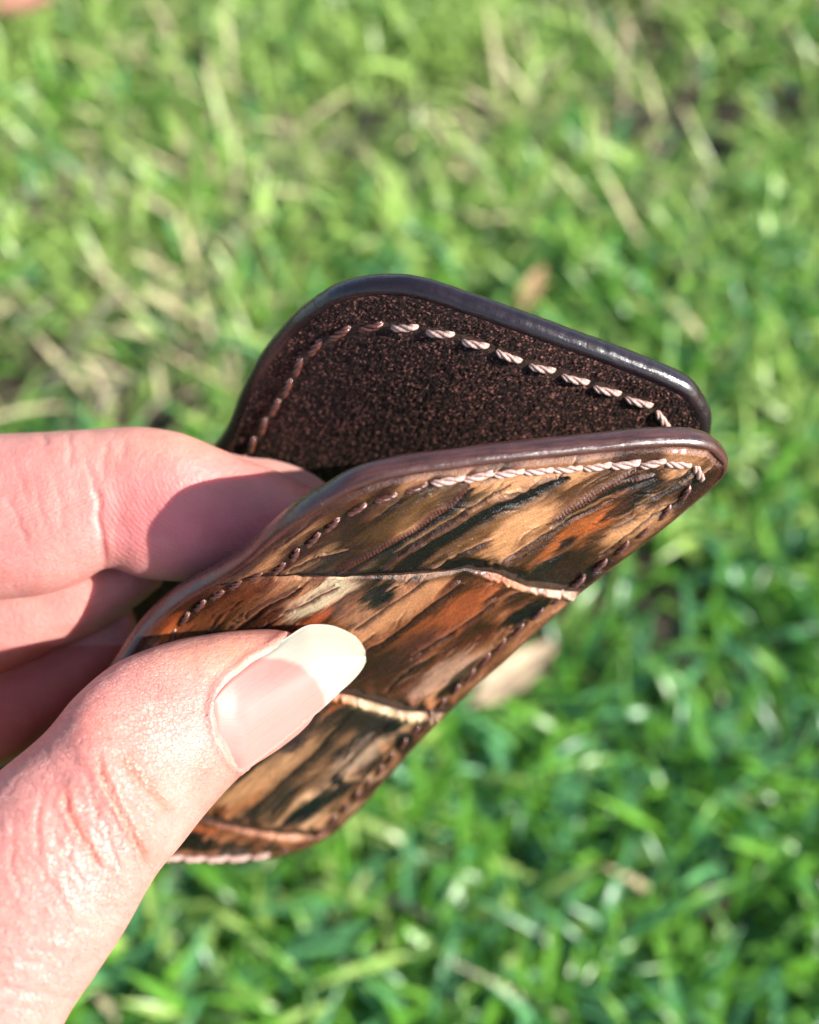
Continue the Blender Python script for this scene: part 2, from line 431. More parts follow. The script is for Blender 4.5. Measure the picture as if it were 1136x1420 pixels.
def solid(sheet, name, thick, bulge, m_edge, root, nprof=16):
    """the panel's core (front and back face) and its rounded burnished edge as a sub-part"""
    lp = sheet.loop
    step = max(1, len(lp) // 900); lp = lp[::step]
    p = sheet.at(lp[:, 0], lp[:, 1], np.zeros(len(lp))); n = sheet.norm_at(lp[:, 0], lp[:, 1])
    for _ in range(3):
        p = (np.roll(p, 1, 0) + p * 2 + np.roll(p, -1, 0)) / 4
    t = np.roll(p, -1, 0) - np.roll(p, 1, 0); t /= np.linalg.norm(t, axis=1, keepdims=True)
    o = np.cross(t, n); c = p.mean(0)
    if ((p - c) * o).sum() < 0: o = -o
    T = thick * K / 1000; b = bulge * K / 1000
    # core
    gx = sheet.px[::6, ::6]; gy = sheet.py[::6, ::6]
    q = sheet.at(gx, gy, np.zeros(gx.shape)); qn = sheet.norm_at(gx, gy)
    nr, nc = gx.shape
    Fv = (q - qn * T * 0.03).reshape(-1, 3); Bv = (q - qn * T).reshape(-1, 3)
    f = grid_faces(nr, nc)
    core = mesh(name, np.vstack([Fv, Bv]), np.vstack([f[:, ::-1], f + len(Fv)]), PLAIN, root)
    ph = np.linspace(0, np.pi, nprof)
    jit = 1 + 0.10 * (fbm(np.arange(len(p)) * 0.06, np.zeros(len(p)), 3) - .5)[:, None, None]
    ring = p[:, None] + o[:, None] * (b * np.sin(ph) ** 0.75)[None, :, None] * jit - n[:, None] * (T * (1 - np.cos(ph)) / 2)[None, :, None]
    # tuck both rims a little under the faces
    inn = p[:, None] - o[:, None] * (0.6 * K / 1000) - n[:, None] * (0.05 * T)
    inb = p[:, None] - o[:, None] * (0.6 * K / 1000) - n[:, None] * T
    ring = np.concatenate([inn, ring, inb], 1)
    m = ring.shape[1]
    L = np.r_[0, np.cumsum(np.linalg.norm(np.diff(p, axis=0), axis=1))]
    uv = np.stack([np.repeat(L, m), np.tile(np.linspace(0, .006, m), len(p))], -1)
    V = ring.reshape(-1, 3)
    r = np.arange(len(p))[:, None]; cI = np.arange(m - 1)[None]; r2 = (r + 1) % len(p)
    f = np.stack([r * m + cI, r * m + cI + 1, r2 * m + cI + 1, r2 * m + cI], -1).reshape(-1, 4)
    mesh("edge_band", V, f, m_edge, core, uv=uv)
    return core

def make_stitch_mesh(name, length, rad, mat, plies=3):
    V = []; Fc = []; k = 0; ns, nr = 7, 18
    for q in range(plies):
        t = np.linspace(-1, 1, nr)
        a = t * 3.0 + q * 2 * np.pi / plies
        env = np.sqrt(np.maximum(0.0, 1 - np.abs(t) ** 3.5)) * 0.9 + 0.1
        arch = rad * (0.55 - 1.2 * np.abs(t) ** 4)
        c = np.stack([t * length / 2, np.cos(a) * rad * .52 * env, np.sin(a) * rad * .52 * env + arch], -1)
        th = np.linspace(0, 2 * np.pi, ns, endpoint=False)
        rr = rad * 0.60 * env
        ring = c[:, None] + np.stack([0 * th[None] * rr[:, None], np.cos(th)[None] * rr[:, None], np.sin(th)[None] * rr[:, None]], -1)
        V.append(ring.reshape(-1, 3)); Fc.append(grid_faces(nr, ns, wrap=True) + k); k += nr * ns
    o = mesh(name, np.vstack(V), np.vstack(Fc), mat)
    me = o.data; bpy.data.objects.remove(o)
    return me

def stitches(sheet, core, path, pitch, length, rad, h, mats, dark_if=None):
    sp = spline(path, 1200)
    p3 = sheet.at(sp[:, 0], sp[:, 1], np.full(len(sp), h))
    L = np.r_[0, np.cumsum(np.linalg.norm(np.diff(p3, axis=0), axis=1))]
    s = np.arange(pitch * .5, L[-1] / K * 1000 - pitch * .3, pitch) * K / 1000
    off = np.array(core.location) + np.array(core.parent.location)
    first = {}
    for si in s:
        i = int(np.searchsorted(L, si)); i = min(max(i, 8), len(sp) - 9)
        pos = p3[i]; n = sheet.norm_at(sp[i:i + 1, 0], sp[i:i + 1, 1])[0]
        t = p3[i + 8] - p3[i - 8]; t -= n * t.dot(n); t /= np.linalg.norm(t)
        b = np.cross(n, t); sk = rng.normal(0, 0.07) + 0.14
        t2 = t * math.cos(sk) + b * math.sin(sk); b2 = np.cross(n, t2)
        dk = dark_if(sp[i, 0], sp[i, 1]) if dark_if else False
        me = mats[1 if dk else 0]
        o = bpy.data.objects.new("stitch", me); SC.collection.objects.link(o); o.parent = core
        sc = rng.uniform(.92, 1.08)
        Rm = Matrix(((t2[0] * sc, b2[0], n[0]), (t2[1] * sc, b2[1], n[1]), (t2[2] * sc, b2[2], n[2]))).to_4x4()
        Rm.translation = Vector(pos - off)
        o.matrix_local = Rm

# ---- back half: dark suede lining seen from inside
def inv_back(px, py):
    a, b = 8.0e-4, -0.00350
    base = 6.06 + a * (px - 480) + b * (py - 400)
    base = base + 1.9e-6 * np.maximum(0, py - 640) ** 2
    return base + 0.16 * np.exp(-((px - 660) / 260) ** 2 - ((py - 520) / 220) ** 2)
back = Sheet(
    top=[(446, 434), (470, 420), (505, 411), (540, 409), (580, 414), (640, 433), (728, 464), (816, 496), (880, 520), (922, 537), (948, 552), (963, 572)],
    right=[(963, 572), (970, 595), (955, 650), (900, 720), (800, 800), (640, 930), (520, 1050), (440, 1125)],
    bottom=[(-90, 1085), (60, 1140), (200, 1160), (320, 1158), (440, 1125)],
    left=[(446, 434), (415, 458), (371, 510), (343, 562), (318, 618), (250, 700), (150, 815), (60, 925), (-90, 1085)],
    invd=inv_back, nc=420, nr=360)
back_core = solid(back, "back_panel", 4.0, 2.0, EDGE_B, wallet)
nap = 0.16 * (fbm(back.px * .55, back.py * .55, 61, 2) - .5) * 2.0 + 0.09 * (vn(back.px * .85 + 5, back.py * .85, 62) - .5) * 2 + 0.10 * (fbm(back.px * .03, back.py * .03, 9) - .5)
tb, _, _ = pdist(back.px, back.py, [(340, 640), (352, 612), (376, 572), (398, 538), (424, 493), (470, 462), (525, 452), (585, 457), (640, 470), (692, 489), (745, 508), (793, 524), (841, 541), (886, 557), (917, 578), (930, 600)])
nap = nap - 0.28 * np.exp(-(tb / 9) ** 2)
edge_fade = np.minimum(1, np.minimum(np.linspace(0, 1, 420)[None] * 60, np.linspace(1, 0, 420)[None] * 60)) * np.minimum(1, np.linspace(0, 1, 360)[:, None] * 60)
P = back.at(back.px, back.py, 0.06 + nap * edge_fade)
cs = np.array([0.034, 0.0135, 0.0105]) * (0.75 + 0.5 * fbm(back.px * .02, back.py * .02, 14))[..., None]
mesh("lining", P.reshape(-1, 3), grid_faces(360, 420, flip=True), SUEDE, back_core, col=cs.reshape(-1, 3))
st_light = make_stitch_mesh("stitch", 4.7 * K / 1000, 0.54 * K / 1000, THREAD)
st_dark = make_stitch_mesh("stitch_shaded", 4.6 * K / 1000, 0.6 * K / 1000, THREAD_D)
stitches(back, back_core, [(300, 700), (330, 650), (352, 612), (376, 572), (398, 538), (424, 493), (470, 462), (525, 452), (585, 457), (640, 470), (692, 489), (745, 508), (793, 524), (841, 541), (886, 557), (917, 578), (925, 610)],
         5.35, 4.5, 0.72, 0.0, (st_light, st_dark), lambda x, y: x < 560)  # left row takes the thread with shade in its colour

# ---- front half: large scales with crumpled joints
def inv_front(px, py):
    a, b = -0.00136, -0.00442
    v = 6.67 + a * (px - 450) + b * (py - 690)
    v = v + 0.10 * np.exp(-((px - 560) / 260) ** 2 - ((py - 760) / 160) ** 2)
    v = v - 0.43 * np.exp(-((px - 235) / 185) ** 2 - ((py - 850) / 150) ** 2)
    return v
front = Sheet(
    top=[(452, 703), (500, 676), (560, 660), (640, 649), (700, 641), (800, 631), (900, 621), (955, 620), (985, 626), (1003, 642)],
    right=[(1003, 642), (1002, 657), (985, 676), (955, 702), (900, 747), (800, 825), (700, 915), (640, 968), (560, 1050), (500, 1118), (468, 1150)],
    bottom=[(0, 1150), (40, 1172), (110, 1187), (237, 1194), (310, 1197), (380, 1189), (430, 1173), (468, 1150)],
    left=[(452, 703), (417, 724), (374, 757), (342, 785), (308, 807), (266, 830), (231, 856), (201, 890), (168, 940), (105, 1030), (45, 1100), (0, 1150)],
    invd=inv_front, nc=430, nr=560)
front_core = solid(front, "front_panel", 3.7, 1.25, EDGE_F, wallet)

f1 = lambda x: np.interp(x, [-100, 200, 258, 300, 345, 400, 470, 540, 600, 650, 690, 730, 770, 805, 900], [885, 846, 829, 812, 799, 797, 798, 796, 793, 786, 795, 811, 817, 820, 826])
f2 = lambda x: np.interp(x, [-100, 100, 300, 440, 480, 520, 560, 600, 640, 700], [985, 965, 950, 953, 961, 973, 984, 988, 984, 980])
f3 = lambda x: np.interp(x, [-100, 100, 200, 285, 330, 380, 430, 468, 520], [1125, 1108, 1116, 1134, 1145, 1154, 1156, 1149, 1145])

def tcross(fn):
    Fv = front.py - (fn(front.px) + 1.6 * (fbm(front.px * .09, front.px * 0, 77) - .5) * 2)
    i = np.argmax(Fv > 0, axis=0); i = np.clip(i, 1, front.nr - 1); c = np.arange(front.nc)
    a, b = Fv[i - 1, c], Fv[i, c]
    return (i - 1 + np.clip(-a / (b - a + 1e-9), 0, 1)) / (front.nr - 1)
T1, T2, T3 = tcross(f1), tcross(f2), tcross(f3)
sm = lambda t: np.convolve(np.pad(t, 2, mode='edge'), np.ones(5) / 5, 'valid')
T1, T2, T3 = sm(T1), sm(T2), sm(T3)
bounds = [np.zeros(front.nc), T1, T2, T3, np.ones(front.nc)]

def paint_scales(px, py, k):
    """albedo and height (design mm) of scale k"""
    th = math.radians(-31 - 4 * k); ca, sa = math.cos(th), math.sin(th)
    al = px * ca + py * sa; ac = -px * sa + py * ca           # along / across the grain
    wob = 10 * (fbm(px * .012, py * .012, 90 + k) - .5)
    ac2 = ac + wob * 2
    n1 = fbm(al * .010, ac2 * .055, 100 + k, 5, .55); n2 = fbm(al * .022, ac2 * .20, 110 + k, 4, .6); n3 = fbm(al * .05, ac2 * .6, 120 + k, 3)
    blot = fbm(px * .022, py * .026, 130 + k, 5)
    S = lambda r, g, b: srgb(r, g, b)
    wig0 = 1.6 * (fbm(px * .09, py * .09, 145 + k, 3) - .5) * 2
    pal = [(S(74, 50, 34), S(122, 90, 60), S(192, 156, 118)), (S(82, 52, 40), S(140, 96, 66), S(186, 146, 112)), (S(72, 62, 62), S(140, 112, 88), S(206, 180, 152)), (S(44, 32, 38), S(112, 72, 54), S(168, 122, 92))][k]
    n0 = fbm(al * .008, ac2 * .022, 150 + k, 3)
    m = np.clip(0.5 + (n0 - .5) * 1.9 + (n1 - .5) * .85 + (n2 - .5) * .5 + (blot - .5) * .25, 0, 1)[..., None]
    m = sstep(.04, .94, m)
    c = np.where(m < .5, pal[0] + (pal[1] - pal[0]) * m * 2, pal[1] + (pal[2] - pal[1]) * (m - .5) * 2)
    h = 1.0 * (n0 - .5) + 0.36 * (n1 - .5) + 0.22 * (n2 - .5) + 0.10 * (n3 - .5)
    def mix(c, col, w):
        w = np.clip(w, 0, 1)[..., None]; return c * (1 - w) + np.asarray(col) * w
    wig = 5 * (fbm(px * .05, py * .05, 140 + k, 4) - .5) * 2
    def blob(x, y, ra, rb, ang=-33):
        t = math.radians(ang); dx = px - x; dy = py - y
        a = (dx * math.cos(t) + dy * math.sin(t)) / ra; b = (-dx * math.sin(t) + dy * math.cos(t)) / rb
        r = np.sqrt(a * a + b * b) + (n2 - .5) * 1.0 + (n3 - .5) * .5 + (n1 - .5) * .9
        return 1 - sstep(0.55, 1.15, r)
    def line(poly, w, jag=1.0):
        d, t, s = pdist(px + wig * .25 * jag, py + wig * .5 * jag, poly)
        taper = np.minimum(1, np.minimum(t, 1 - t) * 7 + .25)
        return np.exp(-(d / (w * taper)) ** 2), t, s, d
    r2 = np.random.default_rng(500 + k); box = [(360, 1000, 640, 830), (160, 800, 790, 1000), (230, 600, 960, 1160), (180, 480, 1130, 1200)][k]
    for q in range([64, 60, 44, 14][k]):
        x0, y0 = r2.uniform(box[0], box[1]), r2.uniform(box[2], box[3]); Ln = r2.uniform(20, 110); an = th + r2.normal(0, .13)
        tt_ = np.linspace(-.5, .5, 4); bend = r2.normal(0, 5)
        X = x0 + tt_ * Ln * math.cos(an) - bend * tt_ ** 2 * math.sin(an) * 4; Y = y0 + tt_ * Ln * math.sin(an) + bend * tt_ ** 2 * math.cos(an) * 4
        sel = (px > X.min() - 12) & (px < X.max() + 12) & (py > Y.min() - 12) & (py < Y.max() + 12)
        if not sel.any(): continue
        d, t, sd_ = pdist(px[sel] + wig0[sel], py[sel] + wig0[sel], np.stack([X, Y], -1))
        w_ = r2.uniform(1.1, 2.2); tap = np.minimum(1, np.minimum(t, 1 - t) * 5 + .05)
        g = np.exp(-(d / w_) ** 2) * tap; gl = np.exp(-((d * sd_ + 3.2) / 2.2) ** 2) * tap; a_ = r2.uniform(.3, 1)
        h[sel] += a_ * (-.34 * g + .22 * gl)
        c[sel] = c[sel] * (1 - .75 * a_ * g)[:, None] + (c[sel] * .5 + .10) * (.5 * a_ * gl)[:, None]
    if k == 0:
        for (x, y, ra, rb, col, w) in [(640, 735, 130, 26, (150, 118, 74), .6), (560, 715, 90, 16, (122, 98, 56), .6), (820, 690, 110, 16, (150, 116, 80), .5), (800, 735, 80, 17, (176, 112, 44), .85), (842, 714, 34, 8, (200, 122, 46), .9), (760, 765, 40, 9, (164, 104, 48), .8),
                                       (785, 752, 26, 6, (44, 24, 14), .9), (880, 690, 70, 9, (46, 30, 20), .85), (930, 668, 45, 9, (70, 44, 34), .8), (950, 660, 30, 10, (56, 46, 44), .7), (820, 795, 40, 9, (40, 26, 26), .85), (740, 795, 55, 9, (34, 24, 26), .85), (690, 782, 40, 8, (120, 84, 72), .6), (640, 700, 50, 10, (62, 56, 26), .75), (520, 780, 60, 9, (52, 54, 36), .8), (560, 790, 60, 7, (36, 26, 28), .8), (430, 775, 50, 8, (168, 140, 104), .6), (440, 790, 55, 6, (46, 46, 34), .7)]:
            c = mix(c, S(*col), w * blob(x, y, ra, rb))
        # dark open furrow
        g, t, s, d = line([(545, 792), (605, 752), (680, 706), (735, 682), (785, 660)], 9); c = mix(c, S(6, 6, 4), 1.6 * g); h -= .9 * g
        g2, _, _, _ = line([(530, 785), (600, 741), (678, 694), (770, 655)], 5); h += .6 * g2; c = mix(c, S(120, 80, 56), .6 * g2)
        # twisted raised cords
        for poly, w in (([(466, 792), (520, 762), (580, 727), (622, 697), (650, 668)], 3.6), ([(758, 722), (790, 700), (830, 676), (880, 650)], 2.6), ([(775, 716), (812, 694), (850, 672), (905, 655)], 2.4)):
            g, t, s, d = line(poly, w, .3); h += .6 * g * (0.8 + .14 * np.sin(al * 1.25)); c = mix(c, S(118, 66, 40), .85 * g)
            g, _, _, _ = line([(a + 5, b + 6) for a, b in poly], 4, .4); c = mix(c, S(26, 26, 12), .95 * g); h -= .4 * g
        for poly in ([(548, 768), (600, 735), (650, 702), (705, 668)], [(690, 780), (760, 735), (850, 690)], [(880, 700), (930, 675), (965, 660)], [(600, 790), (680, 745)], [(830, 770), (900, 715), (950, 690)], [(400, 790), (440, 772), (485, 765)]):
            g, _, _, _ = line(poly, 2.0, .8); h -= .4 * g; c = mix(c, S(54, 32, 22), .75 * g)
            g, _, _, _ = line([(a - 2, b - 4) for a, b in poly], 1.8, .8); h += .14 * g; c = mix(c, S(200, 165, 122), .45 * g)
        g, _, _, _ = line([(610, 785), (645, 780), (690, 787), (730, 803), (775, 811), (806, 815)], 8, 1.6); c = mix(c, S(8, 6, 6), 1.25 * g); h -= .5 * g  # near-black stroke paints the shade of the gap above the joint
        g, _, _, _ = line([(400, 792), (470, 793), (540, 790), (600, 787)], 4.5, 1.4); c = mix(c, S(14, 13, 8), .9 * g)  # left run of the joint: its shadow painted as a thin dark line
        # purple crumple above the joint
        d = f1(px) - py
        pk = np.exp(-(d / 16) ** 2) * sstep(640, 700, px)
        c = mix(c, S(34, 23, 28), .75 * pk); h += 1.7 * pk * (vn(px * .13, py * .05, 7) - .45)
    if k == 1:
        for (x, y, ra, rb, col, w) in [(650, 840, 85, 24, (168, 102, 52), .75), (600, 870, 80, 20, (164, 102, 60), .7), (700, 885, 70, 20, (160, 120, 84), .6), (560, 905, 80, 16, (84, 58, 62), .75), (640, 900, 60, 12, (110, 62, 36), .7), (610, 935, 70, 18, (176, 154, 142), .8), (735, 844, 50, 13, (12, 8, 8), 1.0), (690, 822, 30, 8, (52, 30, 24), .7), (445, 826, 66, 21, (206, 188, 166), 1.0), (400, 818, 60, 14, (176, 144, 112), .7), (430, 862, 56, 10, (190, 112, 66), .85), (360, 840, 60, 14, (172, 130, 92), .6), (525, 822, 38, 20, (28, 32, 14), 1.0), (300, 850, 60, 14, (160, 104, 62), .6), (235, 870, 26, 14, (186, 112, 40), .8), (250, 900, 40, 12, (56, 28, 18), .8), (620, 955, 26, 7, (44, 28, 30), .9), (560, 955, 40, 8, (120, 74, 56), .7), (650, 925, 40, 6, (30, 20, 22), .7)]:
            c = mix(c, S(*col), w * blob(x, y, ra, rb))
        for poly, w in (([(640, 808), (590, 845), (545, 880), (500, 905)], 4.0), ([(590, 800), (540, 835), (490, 872)], 3.0), ([(420, 812), (370, 842), (320, 880)], 2.6), ([(690, 830), (640, 868), (570, 912)], 2.4), ([(470, 812), (430, 835), (390, 850)], 2.0), ([(730, 860), (680, 905), (640, 950)], 3)):
            g, _, _, _ = line(poly, w, .7); h -= .6 * g; c = mix(c, S(44, 24, 18), .85 * g)
            g, _, _, _ = line([(a - 4, b - 5) for a, b in poly], w, .7); h += .4 * g; c = mix(c, S(190, 140, 100), .35 * g)
        d = py - f1(px)
        lip = np.exp(-((d - 4) / 5) ** 2)
        rightw = sstep(620, 700, px)
        brk = sstep(.30, .55, fbm(px * .06, py * .03, 57, 4)); rib = .5 + .5 * vn(px * .22, py * .05, 31)
        c = mix(c, S(168, 112, 80), .7 * lip * rightw * brk); c = mix(c, S(214, 196, 178), .9 * lip * sstep(690, 770, px) * (.35 + .65 * brk) * rib); c = mix(c, S(40, 34, 24), .55 * np.exp(-((d - 3) / 6) ** 2) * (1 - rightw) * sstep(470, 500, px))
        h += (.75 * rightw + .05) * lip * rib
        d = f2(px) - py
        g, _, _, _ = line([(455, 948), (490, 958), (530, 971), (565, 979), (592, 982)], 6.5, 1.4); c = mix(c, S(10, 8, 8), 1.2 * g); h -= .5 * g  # shade over the second joint, painted dark
        pk = np.exp(-((d - 6) / 13) ** 2)
        c = mix(c, S(150, 92, 70), .5 * pk); tooth = .5 + .5 * np.sin(px * .21 + 3 * vn(px * .05, py * 0, 3)); h += .55 * pk * (tooth - .4); c = mix(c, S(40, 26, 24), .75 * pk * (1 - tooth) ** 1.5)
    if k == 2:
        navy = (34, 36, 56)
        for (x, y, ra, rb, col, w) in [(420, 1020, 70, 14, (100, 84, 78), .6), (400, 1050, 90, 16, (186, 156, 124), .6), (340, 1100, 80, 20, (184, 150, 114), .7), (330, 1120, 40, 10, (166, 116, 74), .6), (545, 1003, 30, 13, navy, .95), (560, 1025, 12, 30, navy, .8), (520, 1010, 30, 12, (70, 66, 74), .7), (468, 1078, 11, 10, navy, 1), (430, 1115, 46, 13, (30, 34, 58), 1), (470, 1092, 30, 8, (40, 38, 54), .85), (410, 1030, 24, 11, (70, 64, 80), .7), (350, 1050, 26, 10, (72, 62, 74), .7), (380, 1012, 40, 9, (74, 62, 66), .7), (500, 1045, 50, 14, (186, 172, 158), .7), (450, 1140, 28, 9, (196, 162, 130), .85), (490, 1100, 22, 7, (190, 148, 110), .7), (300, 1128, 22, 10, (120, 66, 30), .8), (470, 975, 40, 6, (170, 110, 74), .7), (280, 1060, 60, 14, (90, 78, 74), .5), (540, 1045, 10, 26, (210, 170, 130), .6)]:
            c = mix(c, S(*col), w * blob(x, y, ra, rb, -36))
        for poly in ([(490, 985), (440, 1040), (380, 1095), (330, 1140)], [(540, 1000), (490, 1050), (430, 1100)], [(440, 985), (390, 1030), (330, 1070)], [(560, 1020), (510, 1065), (480, 1110)]):
            g, _, _, _ = line(poly, 3.0, .9); h -= .5 * g; c = mix(c, S(60, 48, 48), .75 * g)
            g, _, _, _ = line([(a - 4, b - 4) for a, b in poly], 3, .9); h += .16 * g
        d = py - f2(px); lip = np.exp(-((d - 7) / 7.5) ** 2)
        rib = .45 + .55 * vn(px * .2, py * .05, 33); c = mix(c, S(218, 200, 172), .95 * lip * sstep(455, 500, px) * rib); c = mix(c, S(196, 132, 84), .8 * lip * (1 - sstep(455, 500, px)))
        h += .85 * lip * rib
        d = f3(px) - py; pk = np.exp(-((d - 4) / 9) ** 2)
        tooth = .5 + .5 * np.sin(px * .24 + 3 * vn(px * .05, py * 0, 13)); h += .45 * pk * (tooth - .4); c = mix(c, S(186, 138, 110), .5 * pk * tooth); c = mix(c, S(40, 28, 30), .75 * pk * (1 - tooth) ** 2)
    if k == 3:
        for (x, y, ra, rb, col, w) in [(250, 1165, 60, 12, (34, 24, 34), .85), (300, 1170, 60, 10, (52, 34, 40), .7), (430, 1165, 50, 9, (186, 108, 62), .8), (270, 1145, 40, 7, (176, 112, 62), .8), (380, 1172, 26, 8, (44, 32, 48), .7), (350, 1160, 40, 6, (128, 78, 56), .7), (410, 1185, 30, 6, (150, 92, 70), .7)]:
            c = mix(c, S(*col), w * blob(x, y, ra, rb, 4))
        d = py - f3(px); lip = np.exp(-((d - 3) / 4.5) ** 2)
        c = mix(c, S(176, 146, 124), .6 * lip * sstep(320, 400, px)); c = mix(c, S(130, 88, 60), .6 * lip * (1 - sstep(320, 400, px))); h += .5 * lip
    lum = (c * np.array([.3, .59, .11])).sum(-1, keepdims=True)
    c = lum + (c - lum) * .74
    # worn rim of the panel and the stitch channel
    return c, h, al, ac

STP = [(190, 985), (222, 925), (237, 886), (253, 860), (276, 839), (313, 816), (349, 798), (382, 789), (410, 767), (440, 742), (480, 712), (530, 690), (575, 675), (620, 664), (690, 655), (780, 648), (870, 642), (925, 640), (952, 645), (968, 656), (950, 682), (905, 723), (850, 768), (795, 810), (740, 853), (690, 895), (640, 945), (600, 985), (560, 1028), (520, 1073), (490, 1106), (462, 1134), (425, 1163), (375, 1182), (310, 1189), (237, 1187), (150, 1182), (60, 1175)]
STS = spline(STP, 220)
def bil(A, s, t):
    y = np.clip(t, 0, 1) * (front.nr - 1); x = np.clip(s, 0, 1) * (front.nc - 1)
    iy = np.minimum(y.astype(int), front.nr - 2); ix = np.minimum(x.astype(int), front.nc - 2); fy = y - iy; fx = x - ix
    return (A[iy, ix] * (1 - fx) + A[iy, ix + 1] * fx) * (1 - fy) + (A[iy + 1, ix] * (1 - fx) + A[iy + 1, ix + 1] * fx) * fy
for k in range(4):
    a, b = bounds[k], bounds[k + 1]
    nrow = [230, 260, 210, 70][k]
    v = np.linspace(0, 1, nrow)[:, None]
    g0 = 0.0 if k == 0 else 0.0010; g1 = 0.0 if k == 3 else 0.0045
    xb = bil(front.px, np.linspace(0, 1, front.nc), b)
    g1 = g1 * (.5 + [2.6 * sstep(620, 720, xb), 3.0 * sstep(455, 510, xb), .6 + 0 * xb, 0 * xb][k]) * (.6 + .8 * vn(xb * .08, xb * 0, 9 + k))
    t = (a + g0)[None] * (1 - v) + (b - g1)[None] * v
    s = np.broadcast_to(np.linspace(0, 1, front.nc)[None], t.shape)
    px, py = bil(front.px, s, t), bil(front.py, s, t)
    c, h, al, ac = paint_scales(px, py, k)
    ds, _, _ = pdist(px, py, STS[::2])
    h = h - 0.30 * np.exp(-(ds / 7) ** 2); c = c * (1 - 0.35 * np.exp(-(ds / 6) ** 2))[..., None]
    de, _, _ = pdist(px, py, np.vstack([front.loop[::24], front.loop[:1]]))
    wb = (np.clip(1 - de / 15, 0, 1) * .75)[..., None]
    c = c * (1 - wb) + srgb(92, 58, 50) * wb * (0.6 + .8 * fbm(px * .05, py * .05, 4))[..., None]
    e0 = (t - a[None]) * 740; e1 = (b[None] - t) * 740
    if k > 0: h = h * sstep(0, 8, e0) + 0.0 - 0.35 * (1 - sstep(0, 5, e0))
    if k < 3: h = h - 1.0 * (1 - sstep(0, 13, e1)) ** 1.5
    if k < 3: c = c * (1 - .7 * np.exp(-(e1 / 9) ** 2) * (.55 + .45 * vn(px * .1, py * .1, 8)))[..., None]  # scale ends darkened as shade where they dip into the joint
    h = np.clip(0.5 + h, 0.02, 2.4)
    h = 0.02 + (h - 0.02) * sstep(0, 7, de)
    P = front.at(px, py, h)
    uv = np.stack([al / 10.0, ac / 10.0], -1).reshape(-1, 2)
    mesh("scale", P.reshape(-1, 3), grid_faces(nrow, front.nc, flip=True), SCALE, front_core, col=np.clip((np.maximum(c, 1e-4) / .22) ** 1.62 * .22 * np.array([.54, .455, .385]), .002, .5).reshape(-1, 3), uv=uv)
sf_light = make_stitch_mesh("stitch_fine", 5.0 * K / 1000, 0.58 * K / 1000, THREAD)
sf_dark = make_stitch_mesh("stitch_fine_shaded", 3.8 * K / 1000, 0.46 * K / 1000, THREAD_D)
stitches(front, front_core, STP, 4.35, 4.1, 0.66, 0.12, (sf_light, sf_dark), lambda x, y: (x < 560 and y < 1180) or y > 668 and y < 1172)

# ------------------------------------------------------------------ the hand
def loft(rings, tip=None, n=8, m=40, cap0=True, ex=2.25):
    """rings: (Ux,Uy,Lx,Ly,depth,half-thickness mm)"""
    R = np.asarray(rings, float)
    q = np.vstack([2 * R[0] - R[1], R, 2 * R[-1] - R[-2]]); rows = []
    for i in range(1, len(q) - 2):
        for t in np.linspace(0, 1, n, endpoint=False):
            a, b, c, d = q[i - 1], q[i], q[i + 1], q[i + 2]
            rows.append(0.5 * ((2 * b) + (c - a) * t + (2 * a - 5 * b + 4 * c - d) * t ** 2 + (3 * b - a - 3 * c + d) * t ** 3))
    rows.append(R[-1]); rows = np.array(rows)
    U = PW(rows[:, 0], rows[:, 1], rows[:, 4]); L = PW(rows[:, 2], rows[:, 3], rows[:, 4])
    c = (U + L) / 2; e1 = (L - U) / 2
    ray = c - CL; ray /= np.linalg.norm(ray, axis=1, keepdims=True)
    e1n = e1 / np.linalg.norm(e1, axis=1, keepdims=True)
    e2 = ray - e1n * (ray * e1n).sum(1, keepdims=True); e2 /= np.linalg.norm(e2, axis=1, keepdims=True)
    ht = rows[:, 5:6] * K / 1000
    ph = np.linspace(0, 2 * np.pi, m, endpoint=False)
    cs, sn = np.cos(ph), np.sin(ph)
    cx = np.sign(cs) * np.abs(cs) ** (2 / ex); sx = np.sign(sn) * np.abs(sn) ** (2 / ex)
    V = c[:, None] + e1[:, None] * cx[None, :, None] + e2[:, None] * (ht[:, None] * sx[None, :, None])
    if tip is not None:
        tp = PW(tip[0], tip[1], tip[2])
        caps = []
        for t in (0.45, 0.75, 0.92):
            cc = c[-1] + (tp - c[-1]) * t; w = math.sqrt(1 - t * t)
            caps.append(cc + (V[-1] - c[-1]) * w)
        V = np.concatenate([V, np.array(caps)], 0)
    else: tp = V[-1].mean(0)
    nr = len(V); VV = np.vstack([V.reshape(-1, 3), V[0].mean(0), tp])
    f = grid_faces(nr, m, wrap=True); i0 = nr * m; j = np.arange(m); j2 = (j + 1) % m
    t0 = np.stack([j2, j, np.full(m, i0)], -1); t1 = np.stack([(nr - 1) * m + j, (nr - 1) * m + j2, np.full(m, i0 + 1)], -1)
    return VV, f, np.vstack([t0, t1])

